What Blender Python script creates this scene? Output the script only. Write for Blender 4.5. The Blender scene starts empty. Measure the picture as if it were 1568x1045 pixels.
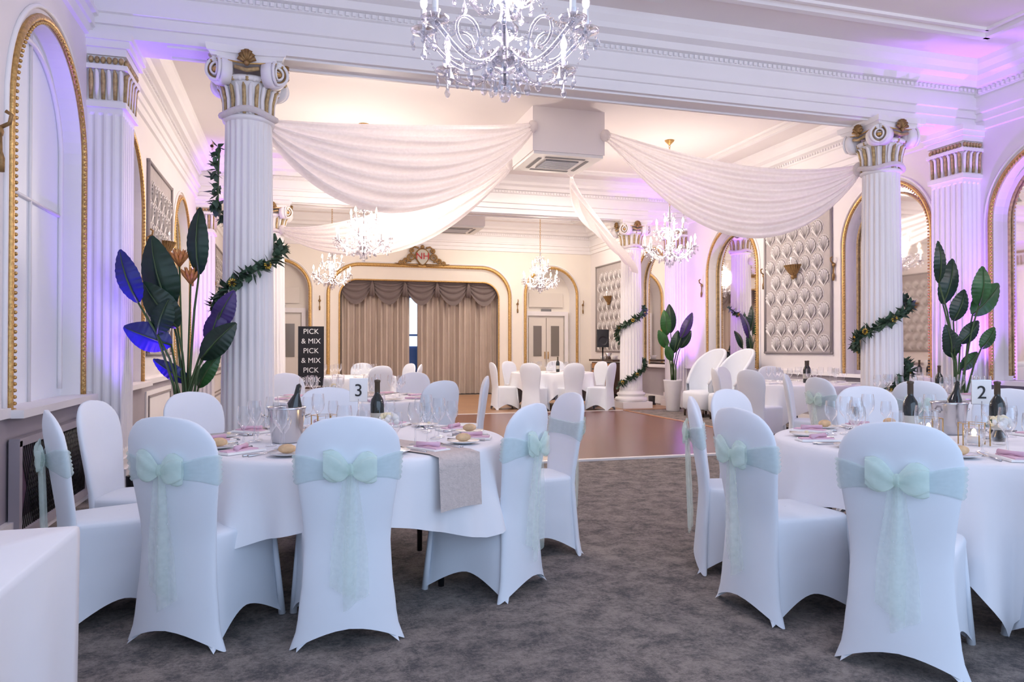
import bpy, math, random
from math import sin, cos, pi, sqrt, radians, atan2
from mathutils import Vector, Matrix
random.seed(7)
SC = bpy.context.scene
COL = SC.collection

# ------------------------------------------------------------------ materials
MATS = {}
def nodes(m):
    m.use_nodes = True
    return m.node_tree.nodes, m.node_tree.links
def mat(name, col, rough=0.6, metal=0.0, var=0.0, vscale=8.0, bump=0.0, bscale=40.0, emis=0.0, ecol=None, sheen=0.0, coat=0.0):
    m = bpy.data.materials.new(name)
    N, L = nodes(m)
    b = N['Principled BSDF']
    b.inputs['Roughness'].default_value = rough
    b.inputs['Metallic'].default_value = metal
    b.inputs['Base Color'].default_value = (*col, 1)
    tc = N.new('ShaderNodeTexCoord')
    if var > 0:
        nz = N.new('ShaderNodeTexNoise'); nz.inputs['Scale'].default_value = vscale; nz.inputs['Detail'].default_value = 4
        L.new(tc.outputs['Object'], nz.inputs['Vector'])
        r = N.new('ShaderNodeValToRGB')
        r.color_ramp.elements[0].position = .3; r.color_ramp.elements[1].position = .7
        r.color_ramp.elements[0].color = (*[max(0, c*(1-var)) for c in col], 1)
        r.color_ramp.elements[1].color = (*[min(1, c*(1+var)) for c in col], 1)
        L.new(nz.outputs['Fac'], r.inputs['Fac']); L.new(r.outputs['Color'], b.inputs['Base Color'])
    if bump > 0:
        n2 = N.new('ShaderNodeTexNoise'); n2.inputs['Scale'].default_value = bscale; n2.inputs['Detail'].default_value = 3
        L.new(tc.outputs['Object'], n2.inputs['Vector'])
        bp = N.new('ShaderNodeBump'); bp.inputs['Strength'].default_value = bump; bp.inputs['Distance'].default_value = .01
        L.new(n2.outputs['Fac'], bp.inputs['Height']); L.new(bp.outputs['Normal'], b.inputs['Normal'])
    if emis > 0:
        b.inputs['Emission Color'].default_value = (*(ecol or col), 1)
        b.inputs['Emission Strength'].default_value = emis
    if sheen: b.inputs['Sheen Weight'].default_value = sheen
    if coat: b.inputs['Coat Weight'].default_value = coat
    MATS[name] = m
    return m
def mixmat(name, kind, col, fac, rough=.05):
    """thin glass / sheer cloth: transparent mixed with another closure"""
    m = bpy.data.materials.new(name); N, L = nodes(m)
    for n in list(N): N.remove(n)
    out = N.new('ShaderNodeOutputMaterial'); mix = N.new('ShaderNodeMixShader'); tr = N.new('ShaderNodeBsdfTransparent')
    L.new(mix.outputs[0], out.inputs[0]); L.new(tr.outputs[0], mix.inputs[1])
    if kind == 'glass':
        g = N.new('ShaderNodeBsdfGlossy'); g.inputs['Roughness'].default_value = rough; g.inputs['Color'].default_value = (1, 1, 1, 1)
        tr.inputs['Color'].default_value = (*col, 1)
        lw = N.new('ShaderNodeLayerWeight'); lw.inputs['Blend'].default_value = fac
        L.new(lw.outputs['Facing'], mix.inputs[0]); L.new(g.outputs[0], mix.inputs[2])
    else:
        d = N.new('ShaderNodeBsdfDiffuse'); d.inputs['Color'].default_value = (*col, 1)
        t = N.new('ShaderNodeBsdfTranslucent'); t.inputs['Color'].default_value = (*col, 1)
        m2 = N.new('ShaderNodeMixShader'); m2.inputs[0].default_value = .4
        L.new(d.outputs[0], m2.inputs[1]); L.new(t.outputs[0], m2.inputs[2]); L.new(m2.outputs[0], mix.inputs[2])
        tc = N.new('ShaderNodeTexCoord'); nz = N.new('ShaderNodeTexNoise'); nz.inputs['Scale'].default_value = 25
        L.new(tc.outputs['Object'], nz.inputs['Vector'])
        mr = N.new('ShaderNodeMapRange'); mr.inputs['To Min'].default_value = fac-.08; mr.inputs['To Max'].default_value = min(1, fac+.08)
        L.new(nz.outputs['Fac'], mr.inputs['Value']); L.new(mr.outputs[0], mix.inputs[0])
    MATS[name] = m
    return m

mat('wall_paint', (.83, .79, .80), .65, var=.02, vscale=1.5, bump=.03)
mat('wall_back_paint', (.86, .81, .73), .65, var=.02, vscale=1.5, bump=.03)
mat('trim_white', (.87, .85, .86), .5, var=.015, vscale=2)
mat('ceiling_paint', (.82, .775, .77), .8, var=.02, vscale=1)
mat('dado_paint', (.38, .35, .39), .6, var=.04, vscale=3)
mat('gold', (.60, .38, .14), .38, .65, var=.25, vscale=40, bump=.3, bscale=80)
mat('gold_paint', (.46, .33, .16), .5, .3, var=.3, vscale=30, bump=.3, bscale=60)
mat('old_gold', (.30, .18, .07), .5, .45, var=.3, vscale=30)
mat('cover_white', (.78, .83, .90), .75, var=.015, vscale=5, bump=.05, bscale=12, sheen=.12)
mat('cloth_white', (.84, .85, .89), .8, var=.015, vscale=4, bump=.15, bscale=9)
mat('runner', (.60, .52, .49), .9, var=.08, vscale=60, bump=.4, bscale=150)
mixmat('organza', 'cloth', (.84, .96, .89), .30)
mixmat('organza_band', 'cloth', (.76, .90, .89), .48)
mixmat('organza_bow', 'cloth', (.84, .98, .92), .60)
mixmat('sheer_drape', 'cloth', (.94, .90, .90), .92)
mixmat('glassy', 'glass', (.96, .97, .98), .32)
mixmat('crystal', 'glass', (.86, .86, .90), .52, rough=.08)
mat('mirror_glass', (.86, .84, .86), .03, 1.0)
mat('window_blind', (.76, .78, .86), .5, var=.03, vscale=1, emis=.08, ecol=(.82, .87, 1))
mat('candle', (.88, .87, .86), .5)
mat('bulb_warm', (1, .85, .6), .4, emis=16, ecol=(1, .80, .56))
mat('bulb_soft', (1, .97, .95), .4, emis=.6, ecol=(1, .95, .93))
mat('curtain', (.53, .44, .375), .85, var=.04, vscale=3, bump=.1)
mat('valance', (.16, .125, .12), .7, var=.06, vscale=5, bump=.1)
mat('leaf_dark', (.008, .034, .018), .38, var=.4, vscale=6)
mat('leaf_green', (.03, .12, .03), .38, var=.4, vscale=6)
mat('leaf_uplit_blue', (.014, .018, .22), .35, var=.3, vscale=6)  # green leaf with the uplighter's blue put into its colour
mat('leaf_uplit_purple', (.05, .024, .15), .4, var=.3, vscale=6)  # purple glow of the uplighters painted into the leaf colour
mat('stem', (.05, .10, .03), .5, var=.2)
mat('garland_leaf', (.07, .13, .08), .6, var=.5, vscale=20)
mat('sunflower', (.80, .48, .04), .6, var=.15, vscale=20)
mat('seed_brown', (.05, .025, .01), .8, var=.2)
mat('protea', (.62, .26, .08), .7, var=.3, vscale=30)
mat('pot_white', (.80, .79, .80), .35, var=.02)
mat('soil', (.04, .03, .02), .9, var=.3)
mat('bottle', (.006, .01, .008), .08, coat=.5)
mat('foil', (.08, .06, .04), .3, .4)
mat('label', (.50, .48, .42), .7)
mat('steel', (.6, .6, .62), .22, 1.0)
mat('china', (.88, .88, .88), .2, coat=.3)
mat('bread', (.68, .47, .27), .75, var=.2, vscale=25)
mat('napkin_pink', (.72, .48, .60), .8, var=.05)
mat('butter', (.85, .75, .50), .6)
mat('petal_white', (.82, .80, .76), .7, var=.05)
mat('candle_glow', (1, .8, .5), .5, emis=12, ecol=(1, .65, .3))
mat('card', (.88, .88, .87), .6)
mat('black', (.01, .01, .012), .45, var=.1)
mat('ink', (.02, .02, .02), .6)
mat('red_paint', (.45, .02, .03), .5)
mat('wood_dark', (.07, .04, .025), .35, var=.4, vscale=5)
mat('wood_mid', (.42, .20, .08), .4, var=.3, vscale=6)
mat('metal_dark', (.05, .05, .055), .4, .8)
mat('vent_grey', (.22, .22, .23), .6)
mat('plastic_white', (.80, .79, .78), .4)
mat('panel_bg', (.46, .42, .42), .75, var=.05, vscale=10)
mat('panel_motif', (.78, .75, .75), .6, var=.04, vscale=20)
mat('panel_line', (.36, .33, .33), .7, var=.04)
mat('panel_frame', (.32, .29, .29), .5)
mat('door_white', (.80, .75, .68), .45)
mat('door_glass', (.22, .20, .18), .15)
mat('blue_door', (.03, .10, .35), .5)
mat('daylight', (.8, .88, 1), .5, emis=1.3, ecol=(.62, .80, 1))
mat('grill', (.09, .045, .09), .6)
mat('lamp_lens', (.4, .2, 1), .4, emis=6, ecol=(.35, .12, 1))

def carpet_mat():
    m = bpy.data.materials.new('carpet'); N, L = nodes(m); b = N['Principled BSDF']
    tc = N.new('ShaderNodeTexCoord')
    def noise(sc, det, ro=.6, dist=0):
        n = N.new('ShaderNodeTexNoise'); n.inputs['Scale'].default_value = sc; n.inputs['Detail'].default_value = det
        n.inputs['Roughness'].default_value = ro; n.inputs['Distortion'].default_value = dist
        L.new(tc.outputs['Object'], n.inputs['Vector']); return n
    n1 = noise(6.5, 10, .80, .3); n2 = noise(.8, 3); n3 = noise(150, 2); n4 = noise(48, 5, .85)
    mxn = N.new('ShaderNodeMath'); mxn.operation = 'MULTIPLY_ADD'; mxn.inputs[1].default_value = .55
    L.new(n4.outputs['Fac'], mxn.inputs[0]); L.new(n1.outputs['Fac'], mxn.inputs[2])
    r = N.new('ShaderNodeValToRGB')
    r.color_ramp.elements[0].position = .66; r.color_ramp.elements[0].color = (.078, .066, .066, 1)
    r.color_ramp.elements[1].position = .88; r.color_ramp.elements[1].color = (.34, .285, .25, 1)
    L.new(mxn.outputs[0], r.inputs['Fac'])
    r2 = N.new('ShaderNodeMapRange'); r2.inputs['To Min'].default_value = .78; r2.inputs['To Max'].default_value = 1.22
    L.new(n2.outputs['Fac'], r2.inputs['Value'])
    mx = N.new('ShaderNodeVectorMath'); mx.operation = 'SCALE'
    L.new(r.outputs['Color'], mx.inputs[0]); L.new(r2.outputs[0], mx.inputs['Scale'])
    L.new(mx.outputs[0], b.inputs['Base Color'])
    b.inputs['Roughness'].default_value = .95; b.inputs['Sheen Weight'].default_value = .12
    bp = N.new('ShaderNodeBump'); bp.inputs['Strength'].default_value = .8; bp.inputs['Distance'].default_value = .012
    ad = N.new('ShaderNodeMath'); ad.operation = 'ADD'
    L.new(n3.outputs['Fac'], ad.inputs[0]); L.new(n4.outputs['Fac'], ad.inputs[1]); L.new(ad.outputs[0], bp.inputs['Height'])
    L.new(bp.outputs['Normal'], b.inputs['Normal'])
    MATS['carpet'] = m
carpet_mat()
def parquet_mat(name, c1, c2, rough):
    m = bpy.data.materials.new(name); N, L = nodes(m); b = N['Principled BSDF']
    tc = N.new('ShaderNodeTexCoord')
    br = N.new('ShaderNodeTexBrick'); br.inputs['Scale'].default_value = 1.0
    br.inputs['Brick Width'].default_value = .45; br.inputs['Row Height'].default_value = .09
    br.inputs['Mortar Size'].default_value = .002
    br.inputs['Color1'].default_value = (*c1, 1); br.inputs['Color2'].default_value = (*c2, 1); br.inputs['Mortar'].default_value = (*[c*.4 for c in c1], 1)
    L.new(tc.outputs['Object'], br.inputs['Vector'])
    L.new(br.outputs['Color'], b.inputs['Base Color'])
    b.inputs['Roughness'].default_value = rough
    MATS[name] = m
parquet_mat('parquet_red', (.13, .042, .024), (.175, .058, .032), .25)
parquet_mat('parquet_tan', (.34, .18, .095), (.40, .23, .12), .35)

# ------------------------------------------------------------------ mesh builder
class MB:
    def __init__(s): s.v = []; s.f = []; s.m = []; s.sm = []; s.keys = []
    def k(s, key):
        if key not in s.keys: s.keys.append(key)
        return s.keys.index(key)
    def add(s, vs, fs, key, smooth=False, M=None):
        o = len(s.v); ki = s.k(key)
        for p in vs:
            p = Vector(p)
            if M is not None: p = M @ p
            s.v.append(tuple(p))
        for f in fs:
            s.f.append(tuple(i+o for i in f)); s.m.append(ki); s.sm.append(smooth)
    def box(s, c, d, key, M=None):
        x, y, z = c; a, b, h = d[0]/2, d[1]/2, d[2]/2
        vs = [(x+i*a, y+j*b, z+k*h) for i in (-1, 1) for j in (-1, 1) for k in (-1, 1)]
        s.add(vs, [(0, 1, 3, 2), (4, 6, 7, 5), (0, 4, 5, 1), (2, 3, 7, 6), (0, 2, 6, 4), (1, 5, 7, 3)], key, False, M)
    def rings(s, R, key, smooth=True, cap0=False, cap1=False, closed=True, M=None):
        n = len(R[0]); vs = [p for r in R for p in r]; fs = []
        for a in range(len(R)-1):
            for i in range(n if closed else n-1):
                j = (i+1) % n
                fs.append((a*n+i, a*n+j, (a+1)*n+j, (a+1)*n+i))
        if cap0: fs.append(tuple(range(n-1, -1, -1)))
        if cap1: fs.append(tuple((len(R)-1)*n+i for i in range(n)))
        s.add(vs, fs, key, smooth, M)
    def lathe(s, prof, n, c, key, smooth=True, M=None, cap=False):
        R = [[(c[0]+r*cos(2*pi*i/n), c[1]+r*sin(2*pi*i/n), c[2]+z) for i in range(n)] for r, z in prof]
        s.rings(R, key, smooth, cap, cap, True, M)
    def tube(s, path, r, n, key, M=None, cap=True, smooth=True):
        path = [Vector(p) for p in path]; R = []
        for i, p in enumerate(path):
            t = (path[min(i+1, len(path)-1)]-path[max(i-1, 0)])
            if t.length < 1e-9: t = Vector((0, 0, 1))
            t.normalize()
            up = Vector((0, 0, 1)) if abs(t.z) < .93 else Vector((1, 0, 0))
            if i and abs(t.dot(prev)) < .95: up = prev
            a = t.cross(up).normalized(); b = a.cross(t).normalized(); prev = b
            rr = r[i] if isinstance(r, (list, tuple)) else r
            R.append([p+a*rr*cos(2*pi*k/n)+b*rr*sin(2*pi*k/n) for k in range(n)])
        s.rings(R, key, smooth, cap, cap, True, M)
    def ball(s, c, r, key, n=10, sc=(1, 1, 1), M=None, smooth=True):
        m = max(4, n//2)
        R = [[(c[0]+sc[0]*r*sin(max(.001, min(pi-.001, pi*j/m)))*cos(2*pi*i/n), c[1]+sc[1]*r*sin(max(.001, min(pi-.001, pi*j/m)))*sin(2*pi*i/n), c[2]-sc[2]*r*cos(pi*j/m)) for i in range(n)] for j in range(m+1)]
        s.rings(R, key, smooth, False, False, True, M)
    def octa(s, c, r, key, h=None):
        h = h or r; x, y, z = c
        s.add([(x+r, y, z), (x, y+r, z), (x-r, y, z), (x, y-r, z), (x, y, z+h), (x, y, z-h)],
              [(0, 1, 4), (1, 2, 4), (2, 3, 4), (3, 0, 4), (1, 0, 5), (2, 1, 5), (3, 2, 5), (0, 3, 5)], key)
    def drop(s, c, r, h, key):
        s.lathe([(.001, 0), (r*.35, -h*.35), (r, -h*.72), (r*.6, -h*.92), (.001, -h)], 6, c, key, smooth=False)
    def grid(s, fn, nu, nv, key, smooth=True, M=None):
        R = [[fn(i/nu, j/nv) for j in range(nv+1)] for i in range(nu+1)]
        s.rings(R, key, smooth, False, False, False, M)
    def mesh(s, name):
        me = bpy.data.meshes.new(name); me.from_pydata(s.v, [], s.f)
        for k in s.keys: me.materials.append(MATS[k])
        me.polygons.foreach_set('material_index', s.m); me.polygons.foreach_set('use_smooth', s.sm)
        me.update(); return me
    def obj(s, name, loc=(0, 0, 0), rz=0, parent=None):
        return inst(s.mesh(name), name, loc, rz, parent)
def inst(me, name, loc=(0, 0, 0), rz=0, parent=None, sc=1):
    o = bpy.data.objects.new(name, me); COL.objects.link(o)
    o.location = loc; o.rotation_euler = (0, 0, rz); o.scale = (sc, sc, sc)
    if parent: o.parent = parent
    return o
def empty(name, loc=(0, 0, 0), rz=0):
    o = bpy.data.objects.new(name, None); COL.objects.link(o); o.location = loc; o.rotation_euler = (0, 0, rz); return o
def text(name, body, size, loc, rot, key, parent=None):
    c = bpy.data.curves.new(name, 'FONT'); c.body = body; c.size = size; c.align_x = 'CENTER'; c.align_y = 'CENTER'; c.extrude = .001
    c.materials.append(MATS[key])
    o = bpy.data.objects.new(name, c); COL.objects.link(o); o.location = loc; o.rotation_euler = rot
    if parent: o.parent = parent
    return o
def interp(keys, x):
    if x <= keys[0][0]: return keys[0][1]
    for (a, va), (b, vb) in zip(keys, keys[1:]):
        if x <= b:
            t = (x-a)/(b-a); t2 = t*t*(3-2*t); t = .5*t+.5*t2
            return va+(vb-va)*t
    return keys[-1][1]

# ------------------------------------------------------------------ room constants
XL, XR, YB, H = -1.70, 7.90, 19.30, 4.62
Y0 = -2.5
YC1, YC2 = 7.2, 14.2
ZB = 3.90   # underside of beams

def top_fn(a, b, zt, R):
    c = (a+b)/2; h = (b-a)/2
    def f(s):
        e = abs(s-c)-(h-R)
        if e <= 0: return zt
        return zt-R+sqrt(max(0, R*R-e*e))
    return f
def samples(a, b, R, n=14):
    out = [a+R*(1-cos(pi/2*i/n)) for i in range(n+1)]
    out += [b-R+R*sin(pi/2*i/n) for i in range(n+1)]
    res = []
    for s in out:
        if not res or s-res[-1] > 1e-5: res.append(s)
    return res
def build_wall(name, s0, s1, ops, mp, key, D=.16, dado=True):
    mb = MB()
    def q(a, b, z0a, z0b, z1a, z1b, key, d=0):
        mb.add([mp(a, z0a, d), mp(b, z0b, d), mp(b, z1b, d), mp(a, z1a, d)], [(0, 1, 2, 3)], key)
    def low(a, b, zt):
        zd = min(.84, zt)
        if dado:
            q(a, b, 0, 0, zd, zd, 'dado_paint')
            if zt > zd: q(a, b, zd, zd, zt, zt, key)
        elif zt > 0: q(a, b, 0, 0, zt, zt, key)
    cur = s0
    for (a, b, z0, zt, R) in ops:
        low(cur, a, H)
        f = top_fn(a, b, zt, R); ss = samples(a, b, R)
        for p, r in zip(ss, ss[1:]):
            if z0 > 0: low(p, r, z0)
            q(p, r, f(p), f(r), H, H, key)
        out = outline(a, b, z0, zt, R)
        for (p, zp), (r, zr) in zip(out, out[1:]):
            mb.add([mp(p, zp, 0), mp(r, zr, 0), mp(r, zr, D), mp(p, zp, D)], [(0, 1, 2, 3)], 'trim_white')
        if z0 > 0: mb.add([mp(a, z0, 0), mp(b, z0, 0), mp(b, z0, D), mp(a, z0, D)], [(0, 1, 2, 3)], 'trim_white')
        cur = b
    low(cur, s1, H)
    T = .9 if D > .3 else D+.12
    mb.add([mp(s0, 0, T), mp(s1, 0, T), mp(s1, H, T), mp(s0, H, T)], [(0, 1, 2, 3)], key)
    return mb.obj(name)
def outline(a, b, z0, zt, R):
    f = top_fn(a, b, zt, R)
    return [(a, z0)]+[(s, f(s)) for s in samples(a, b, R)]+[(b, z0)]
def arch_panel(mb, a, b, z0, zt, R, mp, d, key):
    f = top_fn(a, b, zt, R); ss = samples(a, b, R)
    for p, r in zip(ss, ss[1:]):
        mb.add([mp(p, z0, d), mp(r, z0, d), mp(r, f(r), d), mp(p, f(p), d)], [(0, 1, 2, 3)], key)
def dens(path, step):
    out = [path[0]]
    for p, q in zip(path, path[1:]):
        p, q = Vector(p), Vector(q); n = max(1, int((q-p).length/step))
        for i in range(1, n+1): out.append(tuple(p.lerp(q, i/n)))
    return out
mpL = lambda s, z, d: (XL-d, s, z)
mpR = lambda s, z, d: (XR+d, s, z)
mpB = lambda s, z, d: (s, YB+d, z)

bays = [(1.0, 2.6), (3.1, 4.65), (5.25, 6.80), (7.72, 9.25), (11.5, 13.1), (14.75, 16.3)]
AZ0, AZT = .86, 3.52
ops = [(a, b, AZ0, AZT, (b-a)/2) for a, b in bays]
build_wall('wall_left', Y0, YB, ops, mpL, 'wall_paint')
build_wall('wall_right', Y0, YB, ops, mpR, 'wall_paint')
sideops = [(-1.15, .28, 0, 3.42, .71), (.80, 5.50, 0, 3.36, .75), (6.02, 7.45, 0, 3.42, .71)]
build_wall('wall_back', XL, XR, sideops, mpB, 'wall_back_paint', D=.55, dado=False)

def frame_arch(mb, a, b, z0, zt, R, mp, rope=True, w=.024):
    g = .04
    out = dens([mp(s, z, -.012) for s, z in outline(a-g, b+g, z0, zt+g, R+g)], .05)
    mb.tube(out, w, 8, 'gold')
    if rope:
        pts = dens([mp(s, z, -.03) for s, z in outline(a-.005, b+.005, z0, zt+.005, R)], .04)
        for p in pts: mb.ball(p, .013, 'gold', 6)
    out = [mp(s, z, -.01) for s, z in outline(a-g-.07, b+g+.07, z0, zt+g+.07, R+g+.07)]
    mb.tube(dens(out, .1), .016, 6, 'trim_white')

def arched(kind, name, a, b, mp):
    mb = MB(); R = (b-a)/2
    frame_arch(mb, a, b, AZ0, AZT, R, mp)
    arch_panel(mb, a, b, AZ0, AZT, R, mp, .14, 'mirror_glass' if kind == 'mirror' else 'window_blind')
    mb.tube(dens([mp(s, z, .12) for s, z in outline(a+.10, b-.10, AZ0+.06, AZT-.10, R-.10)], .1), .018, 6, 'trim_white' if kind != 'mirror' else 'gold_paint')
    c = (a+b)/2
    if kind == 'window':
        mb.tube([mp(c, AZ0, .13), mp(c, AZT, .13)], .012, 6, 'trim_white')
        mb.tube([mp(a+.05, 2.3, .13), mp(b-.05, 2.3, .13)], .014, 6, 'trim_white')
    p = mp(c, AZ0-.02, -.03)
    mb.box(p, (.16, b-a+.2, .05), 'trim_white')
    return mb.obj(name)
wn = 1
for i, (a, b) in enumerate(bays):
    if i < 3:
        arched('window', 'window_%d' % wn, a, b, mpL); wn += 1
    else: arched('mirror', 'arched_mirror', a, b, mpL)
    arched('mirror', 'arched_mirror', a, b, mpR)

mb = MB(); mb.box(((XL+XR)/2, (Y0+YB+.9)/2, -.05), (XR-XL+.6, YB-Y0+.9, .1), 'carpet'); mb.obj('floor')
mb = MB()
mb.box((3.95, 10.55, .008), (4.5, 5.8, .016), 'parquet_red')
for (c, d) in (((3.95, 7.62, .011), (4.62, .07, .022)), ((3.95, 13.48, .011), (4.62, .07, .022)), ((1.67, 10.55, .011), (.07, 5.9, .022)), ((6.23, 10.55, .011), (.07, 5.9, .022))):
    mb.box(c, d, 'wood_mid' if d[0] < 1 else 'plastic_white')
mb.obj('dance_floor')
mb = MB(); mb.box((3.1, 16.45, .006), (9.0, 5.6, .012), 'parquet_tan'); mb.obj('parquet_floor')
mb = MB(); mb.box(((XL+XR)/2, (Y0+YB+.9)/2, H+.05), (XR-XL+.6, YB-Y0+.9, .1), 'ceiling_paint'); mb.obj('ceiling')

# ---- beams & cornices
def beam(name, yc):
    prof = [(.20, ZB), (.20, 4.00), (.225, 4.005), (.225, 4.09), (.25, 4.10), (.25, 4.13), (.21, 4.14), (.21, 4.29), (.24, 4.30), (.24, 4.35), (.29, 4.36), (.32, 4.42), (.40, 4.45), (.41, 4.50), (.45, 4.56), (.46, H)]
    full = prof+[(-a, z) for a, z in reversed(prof)]
    mb = MB()
    R = [[(x, yc+a, z) for a, z in full] for x in (XL, XR)]
    mb.rings(R, 'trim_white', False)
    n = int((XR-XL)/.06)
    for i in range(n):
        x = XL+.04+i*.06
        for sgn in (-1, 1): mb.box((x, yc+sgn*.250, 4.325), (.032, .025, .035), 'trim_white')
    for sgn in (-1, 1): mb.box(((XL+XR)/2, yc+sgn*.13, ZB-.008), (XR-XL-1.2, .03, .02), 'trim_white')
    return mb.obj(name)
beam('trim_1', YC1); beam('trim_2', YC2)
wprof = [(0, 3.86), (.03, 3.87), (.03, 3.96), (.05, 3.97), (.05, 4.05), (.08, 4.06), (.08, 4.10), (.04, 4.11), (.04, 4.26), (.07, 4.27), (.07, 4.34), (.13, 4.36), (.15, 4.42), (.23, 4.45), (.24, 4.50), (.28, 4.56), (.29, H), (0, H)]
def cornice(name, mp, s0, s1, dx):
    mb = MB()
    mb.rings([[mp(s, z, -a) for a, z in wprof] for s in (s0, s1)], 'trim_white', False)
    n = int((s1-s0)/.06)
    for i in range(n):
        p = mp(s0+.04+i*.06, 4.31, -.08)
        mb.box(p, (.028, .032, .035) if dx else (.032, .028, .035), 'trim_white')
    return mb.obj(name)
cornice('trim_3', mpL, Y0, YB, True); cornice('trim_4', mpR, Y0, YB, True); cornice('trim_5', mpB, XL, XR, False)
for nm, mp, sx in (('left', mpL, 1), ('right', mpR, -1)):
    mb = MB(); segs = [Y0]+[v for ab in bays for v in ab]+[YB]
    x = XL+.02 if sx > 0 else XR-.02
    for a, b in zip(segs[::2], segs[1::2]):
        mb.box((x, (a+b)/2, .85), (.045, b-a-.2, .06), 'trim_white')
    for (a, b) in [(9.5, 11.25), (13.3, 13.8), (16.6, 18.9)]:
        mb.box((x-sx*.012, (a+b)/2, .485), (.02, b-a, .5), 'trim_white')
        for zz in (.30, .67): mb.box((x, (a+b)/2, zz), (.03, b-a-.2, .025), 'panel_frame')
        for yy in (a+.1, b-.1): mb.box((x, yy, .485), (.03, .025, .39), 'panel_frame')
    mb.obj('trim_6' if sx > 0 else 'trim_7')
    mb = MB(); mb.box((x-.0, (Y0+YB)/2, .09), (.05, YB-Y0, .18), 'trim_white'); mb.obj('baseboard_'+nm)
def ceil_frame(name, x0, x1, y0, y1):
    mb = MB()
    for off, w, h in ((0, .07, .05), (.13, .04, .03)):
        a, b, c, d = x0+off, x1-off, y0+off, y1-off
        for (cc, dd) in ((((a+b)/2, c, H-h/2), (b-a+w, w, h)), (((a+b)/2, d, H-h/2), (b-a+w, w, h)), ((a, (c+d)/2, H-h/2), (w, d-c, h)), ((b, (c+d)/2, H-h/2), (w, d-c, h))):
            mb.box(cc, dd, 'trim_white')
    mb.obj(name)
ceil_frame('trim_8', -.9, 7.1, -1.5, 6.2); ceil_frame('trim_9', -.9, 7.1, 8.2, 13.2); ceil_frame('trim_10', -.9, 7.1, 15.2, 18.5)

# ------------------------------------------------------------------ columns
def volute(mb, sgn, M):
    disc = [(.001, 0), (.10, 0), (.112, .02), (.112, .09), (.001, .09)]
    Mr = M @ Matrix.Rotation(-pi/2, 4, 'X')
    mb.lathe(disc, 24, (0, 0, 0), 'trim_white', True, Mr)
    path = []; n = 60
    for i in range(n+1):
        t = i/n; r = .108*(1-t)+.018*t; a = pi/2-sgn*t*2*pi*2.1
        path.append((r*cos(a), -.014-.02*t, r*sin(a)))
    mb.tube(path, [.015*(1-.45*i/n) for i in range(n+1)], 6, 'trim_white', M)
    mb.tube([(p[0]*.80, -.008-.02*i/n, p[2]*.80) for i, p in enumerate(path)], [.010*(1-.4*i/n) for i in range(n+1)], 5, 'old_gold', M)
    mb.ball((0, -.034, 0), .024, 'gold', 8, M=M)
def column_mesh():
    mb = MB()
    mb.box((0, 0, .07), (.66, .66, .14), 'trim_white')
    mb.lathe([(.001, .14), (.32, .14), (.34, .18), (.32, .225), (.28, .235), (.275, .26), (.30, .285), (.285, .32), (.25, .335), (.245, .37)], 40, (0, 0, 0), 'trim_white')
    NF = 22; per = 8; R = []
    for z in (.37, .42, .44, 1.3, 2.2, 2.9, 3.20, 3.24, 3.30):
        rr = .238-.033*(z/3.3)**1.3
        dep = 0 if z in (.37, .42, 3.30) else (.02 if z not in (3.24,) else .012)
        ring = []
        for i in range(NF*per):
            ph = (i % per)/per
            g = dep*sin(pi*min(1, ph/.78)) if ph < .78 else 0
            a = 2*pi*i/(NF*per); ring.append(((rr-g)*cos(a), (rr-g)*sin(a), z))
        R.append(ring)
    mb.rings(R, 'trim_white', True)
    mb.lathe([(.205, 3.29), (.225, 3.30), (.23, 3.32), (.215, 3.335)], 40, (0, 0, 0), 'trim_white')
    mb.lathe([(.205, 3.33), (.205, 3.50), (.24, 3.62), (.25, 3.64)], 40, (0, 0, 0), 'trim_white')
    for i in range(26):
        a = 2*pi*i/26; c, s_ = cos(a), sin(a)
        k = 'gold_paint' if i % 2 else 'trim_white'
        mb.tube([(.212*c, .212*s_, 3.34), (.215*c, .215*s_, 3.48), (.24*c, .24*s_, 3.58), (.27*c, .27*s_, 3.60)], [.016, .019, .018, .006], 6, k)
        a2 = a+pi/26
        mb.ball((.262*cos(a2), .262*sin(a2), 3.645), .022, 'gold_paint' if i % 2 else 'trim_white', 6, (1, 1, 1.3))
    mb.lathe([(.25, 3.625), (.275, 3.63), (.28, 3.66), (.25, 3.68), (.2, 3.68)], 40, (0, 0, 0), 'trim_white')
    for k in range(4):
        M = Matrix.Rotation(k*pi/2, 4, 'Z')
        for sg in (-1, 1):
            Mv = M @ Matrix.Translation((sg*.245, -.235, 3.695)) @ Matrix.Rotation(-sg*radians(-18), 4, 'Z')
            volute(mb, sg, Mv)
        mb.box((0, -.24, 3.79), (.5, .10, .045), 'trim_white', M)
        mb.tube([(-.25, -.30, 3.775), (0, -.30, 3.755), (.25, -.30, 3.775)], .008, 5, 'gold', M)
        for j in range(7):
            a = radians(-72+24*j)
            mb.tube([(0, -.31, 3.76), (.075*sin(a), -.335, 3.76+.11*cos(a))], [.008, .022], 6, 'old_gold', M)
        mb.ball((0, -.33, 3.75), .026, 'old_gold', 8, M=M)
        mb.tube([(-.10, -.30, 3.72), (0, -.32, 3.69), (.10, -.30, 3.72)], .018, 6, 'gold_paint', M)
    R = []
    for z, s_ in ((3.81, .30), (3.835, .315), (3.84, .33), (3.90, .34)):
        ring = []
        for k in range(4):
            for i in range(10):
                t = -1+2*i/10; conc = 1-.10*(1-t*t)
                p = Matrix.Rotation(k*pi/2, 3, 'Z') @ Vector((t*s_, -s_*conc, z))
                ring.append(tuple(p))
        R.append(ring)
    mb.rings(R, 'trim_white', False, True, True)
    return mb.mesh('column')
cm = column_mesh()
cols = [(-.43, YC1), (6.65, YC1), (-.43, YC2), (6.72, YC2)]
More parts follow.
